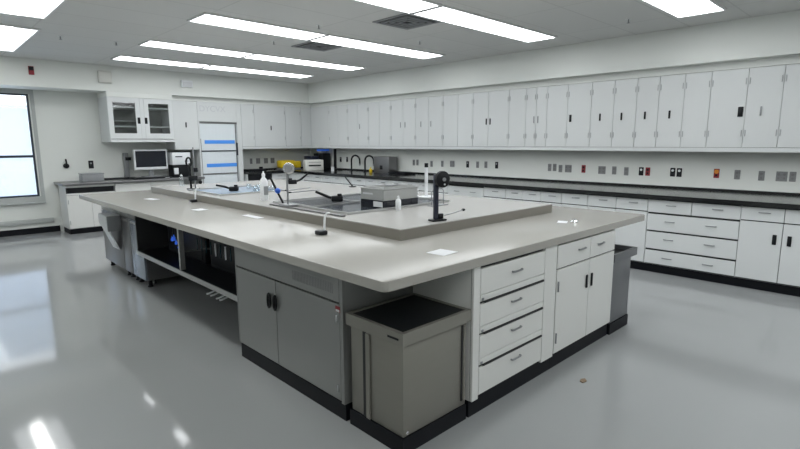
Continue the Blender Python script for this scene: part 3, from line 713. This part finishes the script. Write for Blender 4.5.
# white post with black tip
t = thing('white_post', 'slim white post with a black tip, at the back of the tray', 'post', (3.39, 3.25, RZ+.0065))
t.location = (3.56, 3.32, RZ)
MB().box(-.12, .10, -.06, .06, .0005, .014, .004).build('base', M['plast'], t)
MB().cyl((0,0,.0145), (0,0,.29), .016).build('post', M['plast'], t)
MB().cyl((0,0,.2905), (0,0,.33), .018).build('tip', M['black'], t)
t = thing('wire_stand', 'thin wire frame standing between white post and black dial stand', 'stand', (3.13, 2.83, RZ))
MB().tube([(-.03,.0,.0065),(-.03,.0,.12),(.02,0,.14),(.10,0,.14),(.12,0,.12),(.12,0,.0065)], .004, 8).build('wire_loop', M['silver'], t)
MB().box(-.05, .15, -.03, .03, .0005, .006).build('base', M['silver'], t)
# black dial stand
t = thing('dial_stand', 'dark navy stand with a round black dial head and a lever', 'stand', (2.535, 2.262, RZ), math.radians(-12))
MB().box(-.055, .06, -.03, .03, .0005, .014, .004).build('base', M['black'], t)
MB().box(-.028, .004, -.012, .012, .0145, .315, .004).build('post', M['navy'], t)
hd = MB().lathe([(.045,0),(.055,.006),(.055,.030),(.045,.036)], (.016,-.013,.283), 28, 'Y').build('dial_head', M['black'], t)
MB().lathe([(.012,0),(.012,.01)], (.016,-.05,.283), 14, 'Y').build('dial_boss', M['greyb'], hd)
MB().lathe([(.006,0),(.006,.006)], (.021,-.05,.250), 10, 'Y').build('dial_mark', M['paper'], hd)
MB().box(.0045, .045, -.014, .014, .0145, .05, .006).build('lever_pivot', M['black'], t)
lv = MB().tube([(.046,0,.03),(.14,.03,.036),(.28,.075,.046)], .0042, 8).build('lever', M['silver'], t)
MB().ball((.289,.078,.047), .012, (1.3,1.1,.8)).build('lever_knob', M['black'], lv)
# ring stand with round gauge
t = thing('gauge_stand', 'chrome stand with a round chrome gauge on top, at the platform edge', 'stand', (2.24, 3.66, RZ))
MB().box(-.05, .05, -.07, .07, .0125, .024, .003).build('base', M['silver'], t)
MB().cyl((0,0,.0245), (0,0,.275), .008).build('post', M['silver'], t)
gh = MB().lathe([(.034,0),(.046,.004),(.048,.018),(.044,.030),(.030,.034)], (.022,-.006,.318), 28, 'Y').rot(math.radians(-38),'Z',(.022,0,.3)).build('gauge_housing', M['chrome'], t)
MB().lathe([(.032,0),(.032,.004)], (.022,-.041,.318), 24, 'Y').rot(math.radians(-38),'Z',(.022,0,.3)).build('gauge_face', M['greyb'], gh)
t = thing('metal_bar', 'long flat metal bar lying along the platform edge', 'bar', (2.205, 3.36, RZ))
MB().box(-.016, .016, -.50, .52, .0005, .012, .003, 1).build('bar', M['steeld'], t)
t = thing('probe_rod', 'slanted black rod with a blue ball clamp, beside the squeeze bottle', 'rod', (2.27, 3.77, RZ))
MB().tube([(0,.0,.0005),(-.045,.04,.13),(-.085,.07,.245)], .009).build('rod', M['black'], t)
MB().ball((-.040,.030,.125), .024).build('ball_clamp', M['blue'], t)
def clamp(loc, rot, label, s=1.0, up=.5):
    t = thing('black_clamp', label, 'clamp', loc, rot, 'black clamps on the platform')
    MB().box(-.05*s, .06*s, -.04*s, .04*s, .0005, .055*s, .012*s).build('jaw', M['black'], t)
    MB().cyl((.03*s,0,.0555*s), (.03*s,0,.075*s), .022*s).build('knob', M['black'], t)
    MB().tube([(-.0505*s,0,.035*s),(-.10*s,0,.055*s),(-.20*s,0,.045*s+.2*s*up*.5)], [.012*s,.014*s,.012*s]).build('handle', M['black'], t)
clamp((2.66, 3.55, RZ+.019), math.radians(-35), 'black clamp with a raised handle on the wire rack in the tray', .9, .55)
clamp((2.55, 5.28, RZ+.0045), math.radians(-35), 'black clamp with a raised handle on the pale blue tray', .9, .3)
clamp((3.56, 5.68, RZ), math.radians(150), 'black clamp with its handle up, far side of the platform', 1.0, .9)
# pale blue tray at the far end with glassware
t = thing('blue_tray', 'pale blue shallow tray at the far part of the raised platform', 'tray', (2.24, 4.92, RZ))
MB().box(0, .72, 0, .80, .0005, .004).build('tray_floor', M['traybl'], t)
ring_xy(-.01, .73, -.01, .81, .0005, .016, .01).build('tray_rim', M['steel'], t)
for i, (x, y) in enumerate(((2.72,5.10),(2.80,5.40),(2.90,5.02),(2.66,4.98),(2.82,5.22),(2.80,4.97))):
    g = MB().lathe([(.026,.0005),(.028,.004),(.028,.055),(.030,.058)], n=16).build('glass_beaker', M['clear'])
    tag(g, 'small clear glass beaker in the pale blue tray', 'beaker', 'clear beakers in the pale blue tray', (x, y, RZ+.0045))
for o in (('spatula', (3.20,4.98), .3, 'flat pale strip on the platform behind the gauge stand'), ('spatula', (3.10,4.70), .1, 'longer flat pale strip in front of the far clamp')):
    t = thing('metal_strip', o[3], 'strip', (*o[1], RZ), o[2], 'flat strips on the platform')
    MB().box(-.20, .20, -.014, .014, .0005, .008, .002, 1).build('strip', M['silver'], t)
    MB().box(-.24, -.2005, -.018, .018, .0005, .012, .003).build('grip', M['black'], t)
t = thing('probe_rod', 'short dark rod leaning on a foot at the far side of the platform', 'rod', (3.80, 4.75, RZ))
MB().box(-.03, .03, -.03, .03, .0005, .012, .003).build('foot', M['blackp'], t)
MB().tube([(0,0,.0125),(-.06,.06,.12)], .008).build('rod', M['blackp'], t)
# far black stand
t = thing('burette_stand', 'black double-post stand with loop clamp at the far end of the platform', 'stand', (2.33, 5.84, RZ))
MB().box(-.05, .06, -.06, .06, .0005, .014, .004).build('base', M['black'], t)
MB().cyl((-.02,0,.0145), (-.02,0,.30), .012).build('post', M['black'], t)
MB().tube([(.03,0,.0145),(.03,.0,.48)], .008).build('thin_rod', M['greyb'], t)
q = [(-.035+.028*math.cos(2*PI*k/16), -.015, .315+.05*math.sin(2*PI*k/16)) for k in range(16)]
MB().tube(q, .010, 8, closed=True).build('loop_clamp', M['black'], t)
MB().box(-.05, .05, -.035, -.013, .10, .16, .006).build('clamp_head', M['black'], t)
MB().box(.012, .06, -.035, -.010, .20, .25, .006).build('clamp_head', M['black'], t)
MB().ball((.09,0,.08), .022).build('knob', M['black'], t)

# ------------------------------------------------------------------ things on the far benches
t = thing('monitor', 'flat computer monitor with a pale bezel on the low bench', 'monitor', (3.29, 10.12, LZ))
MB().box(-.295, .295, -.012, .03, .165, .535, .008).build('bezel', M['plast'], t)
MB().box(-.27, .27, -.0145, -.0125, .215, .510).build('screen', M['screen'], t)
MB().box(-.04, .04, .031, .06, .035, .30, .006).build('neck', M['greyb'], t)
MB().box(-.16, .16, -.06, .12, .0305, .045, .004).build('foot', M['greyb'], t)
t = thing('docking_box', 'flat black box lying under the monitor', 'box', (3.26, 10.06, LZ))
MB().box(-.34, .33, -.12, .18, .0005, .030, .006).build('housing', M['blackp'], t)
MB().box(.20, .28, -.123, -.1205, .010, .018).build('front_light', M['paper'], t)
t = thing('bench_device', 'white and black desktop analyser beside the monitor', 'instrument', (3.785, 10.10, LZ))
MB().box(-.15, .20, -.10, .2, .24, .48, .012).build('upper_housing', M['plast'], t)
MB().box(-.13, .18, -.05, .2, .0005, .239, .01).build('lower_housing', M['blackp'], t)
MB().box(-.09, .04, -.104, -.1005, .385, .405).build('display', M['screen'], t)
MB().box(.08, .15, -.104, -.1005, .30, .315).build('button', M['greyb'], t)
MB().box(-.16, .21, -.11, .21, .481, .497, .005).build('top_cover', M['blackp'], t)
MB().box(-.12, -.04, -.09, -.051, .06, .18, .008).build('cup_holder', M['plast'], t)
t = thing('grey_box', 'plain grey box on the low bench near the window', 'box', (2.26, 10.05, LZ))
MB().box(-.15, .18, -.10, .15, .0005, .125, .008).build('carton', M['greyb'], t)
MB().box(-.155, .185, -.105, .155, .126, .145, .004).build('lid', M['greyb'], t)
tag(MB().box(-.32, .30, -.06, .06, .0005, .03, .006).build('cable_tray', M['blackp']), 'thin black bar lying on the low bench between grey box and monitor', 'tray', loc=(2.76, 10.33, LZ))
t = thing('switch_box', 'thin black upright box on the wall behind the monitor', 'box', (2.94, 10.40, 1.0))
MB().box(-.04, .04, -.03, .0485, -.13, .34, .006).build('housing', M['greyb'], t)
MB().box(-.02, .08, -.04, -.0305, .20, .26, .004).build('switch', M['black'], t)

# corner: yellow machine, analyser, monitor arm
yc = 10.12
t = thing('yellow_machine', 'bright yellow rounded machine on the corner worktop, behind the gauge stand', 'machine', (6.14, yc, CT))
MB().box(-.14, .36, -.12, .12, .0005, .03, .005).build('base', M['greyb'], t)
MB().box(-.14, .24, -.12, .12, .031, .21, .045, 3).build('housing', M['yellow'], t)
MB().box(.241, .40, -.09, .10, .031, .19, .03, 3).build('motor', M['yellow'], t)
t = thing('white_analyser', 'white front boxed analyser with dark slot on the corner worktop', 'instrument', (6.40, 9.36, CT), math.radians(-20))
MB().box(-.20, .20, -.12, .12, .0005, .23, .010).build('housing', M['beige'], t)
MB().box(-.13, .14, -.124, -.1205, .095, .125).build('slot', M['blackp'], t)
MB().box(-.13, .14, -.124, -.1205, .175, .185).build('line', M['greyb'], t)
t = thing('black_tower', 'tall black machine behind the white analyser in the corner', 'machine', (6.72, 9.78, CT))
MB().box(-.15, .06, -.12, .2, .0005, .30, .012).build('rear_housing', M['navy'], t)
MB().box(.061, .30, -.22, .12, .0005, .36, .012).build('front_housing', M['black'], t)
t = thing('blue_display', 'small blue lit display standing above the black corner machine', 'monitor', (6.88, 9.72, CT+.361))
MB().box(-.08, .10, -.05, .05, .0005, .05, .006).build('stand', M['greyb'], t)
MB().box(-.16, .18, -.06, -.045, .0505, .09, .005).build('screen', M['screenb'], t)
t = thing('support_column', 'tall black column beside the corner machine', 'column', (6.88, 9.20, CT))
MB().box(-.07, .07, -.20, .05, .0005, .03, .006).build('base', M['black'], t)
MB().box(-.025, .025, -.025, .025, .0305, .465, .005).build('post', M['black'], t)
tag(MB().lathe([(.03,.0005),(.034,.09),(.036,.095)]).build('white_cup', M['plast']), 'small white cup on the worktop in front of the black column', 'cup', loc=(6.45, 8.72, CT))
tag(MB().tube([(6.97,8.90,.926),(6.98,8.6,.926),(6.96,8.4,.926),(6.99,8.2,.926),(6.97,8.0,.926),(6.99,7.95,.926)], .011).build('black_cable', M['black']), 'black cable lying along the back of the worktop', 'cable')
def goose(y, label):
    t = thing('gooseneck_faucet', label, 'faucet', (6.88, y, CT), 0, 'gooseneck faucets')
    MB().lathe([(.03,.0005),(.03,.012),(.018,.03),(.016,.05)]).build('base', M['black'], t)
    pts = [(0,0,.0505),(0,0,.22)]
    for k in range(1, 9):
        a = PI*k/8; pts.append((0, -.14*(1-math.cos(a)), .22+.11*math.sin(a)))
    pts.append((0,-.28,.16))
    MB().tube(pts, .018).build('spout', M['black'], t)
    MB().cyl((0,-.28,.1595), (0,-.28,.12), .02).build('nozzle', M['silver'], t)
    MB().box(-.06, -.0305, -.01, .01, .02, .034, .004).build('handle', M['black'], t)
goose(8.62, 'black gooseneck faucet on the worktop, closer to the corner')
goose(8.17, 'black gooseneck faucet on the worktop, next to the grey steel box')
t = thing('steel_instrument', 'grey steel box on the long worktop next to the gooseneck faucets', 'instrument', (6.88, 7.45, CT), RW)
MB().box(-.31, .14, -.12, .12, .0005, .315, .006).build('housing', M['steeld'], t)
MB().box(-.12, -.04, -.125, -.1205, .07, .15, .004).build('knob_plate', M['blackp'], t)
MB().box(-.32, .15, -.13, .13, .316, .324, .003).build('top_cover', M['steelg'], t)
t = thing('yellow_bottle', 'small bright yellow bottle on the worktop at the corner of the grey steel box', 'bottle', (6.70, 7.78, CT))
MB().box(-.025, .025, -.025, .025, .0005, .07, .006).build('body', M['yellow'], t)
MB().cyl((0,0,.0705), (0,0,.11), .012).build('cap', M['yellow'], t)
t = thing('shallow_tray', 'low black tray on the long worktop past the steel box', 'tray', (6.75, 6.95, CT), RW)
MB().box(-.22, .22, -.12, .15, .0005, .02, .004).build('tray_floor', M['blackp'], t)
ring_xy(-.23, .23, -.13, .16, .0205, .04, .012).build('tray_rim', M['blackp'], t)
t = thing('black_meter', 'low black meter lying on the far-wall worktop near the frosted door', 'meter', (5.36, 10.06, CT))
MB().box(-.20, .22, -.14, .10, .0005, .045, .008).build('housing', M['blackp'], t)
MB().box(.12, .18, -.05, .02, .046, .09, .008).build('sensor', M['blackp'], t)

# floor chip
tag(MB().prism([(-.03,-.012),(.01,-.02),(.035,.004),(.01,.018),(-.02,.012)], .0005, .006).build('floor_chip', M['debris']), 'tiny brown chip lying on the open floor beyond the island doors', 'debris', loc=(2.95, 1.373, 0))

# ------------------------------------------------------------------ world, camera
wd = bpy.data.worlds.new('World'); SC.world = wd; wd.use_nodes = True
wd.node_tree.nodes['Background'].inputs['Color'].default_value = (.92,.96,1,1)
wd.node_tree.nodes['Background'].inputs['Strength'].default_value = 2.8

f, yaw, pit, rol, h = 506.07, .7681, .1607, -.0038, 1.5117
cy, sy, cp, sp, cr, sr = math.cos(yaw), math.sin(yaw), math.cos(pit), math.sin(pit), math.cos(rol), math.sin(rol)
fw = Vector((sy*cp, cy*cp, -sp)); r = Vector((cy, -sy, 0)); u = r.cross(fw)
r2 = cr*r+sr*u; u2 = -sr*r+cr*u
cam = bpy.data.cameras.new('camera'); co = bpy.data.objects.new('camera', cam); COL.objects.link(co)
cam.sensor_width = 36; cam.lens = f/800*36; cam.clip_start = .02; cam.clip_end = 100
m = Matrix(((r2.x, u2.x, -fw.x, 0), (r2.y, u2.y, -fw.y, 0), (r2.z, u2.z, -fw.z, h), (0, 0, 0, 1)))
co.matrix_world = m
SC.camera = co
SC.view_settings.view_transform = 'Standard'
SC.view_settings.look = 'None'
SC.view_settings.exposure = 0
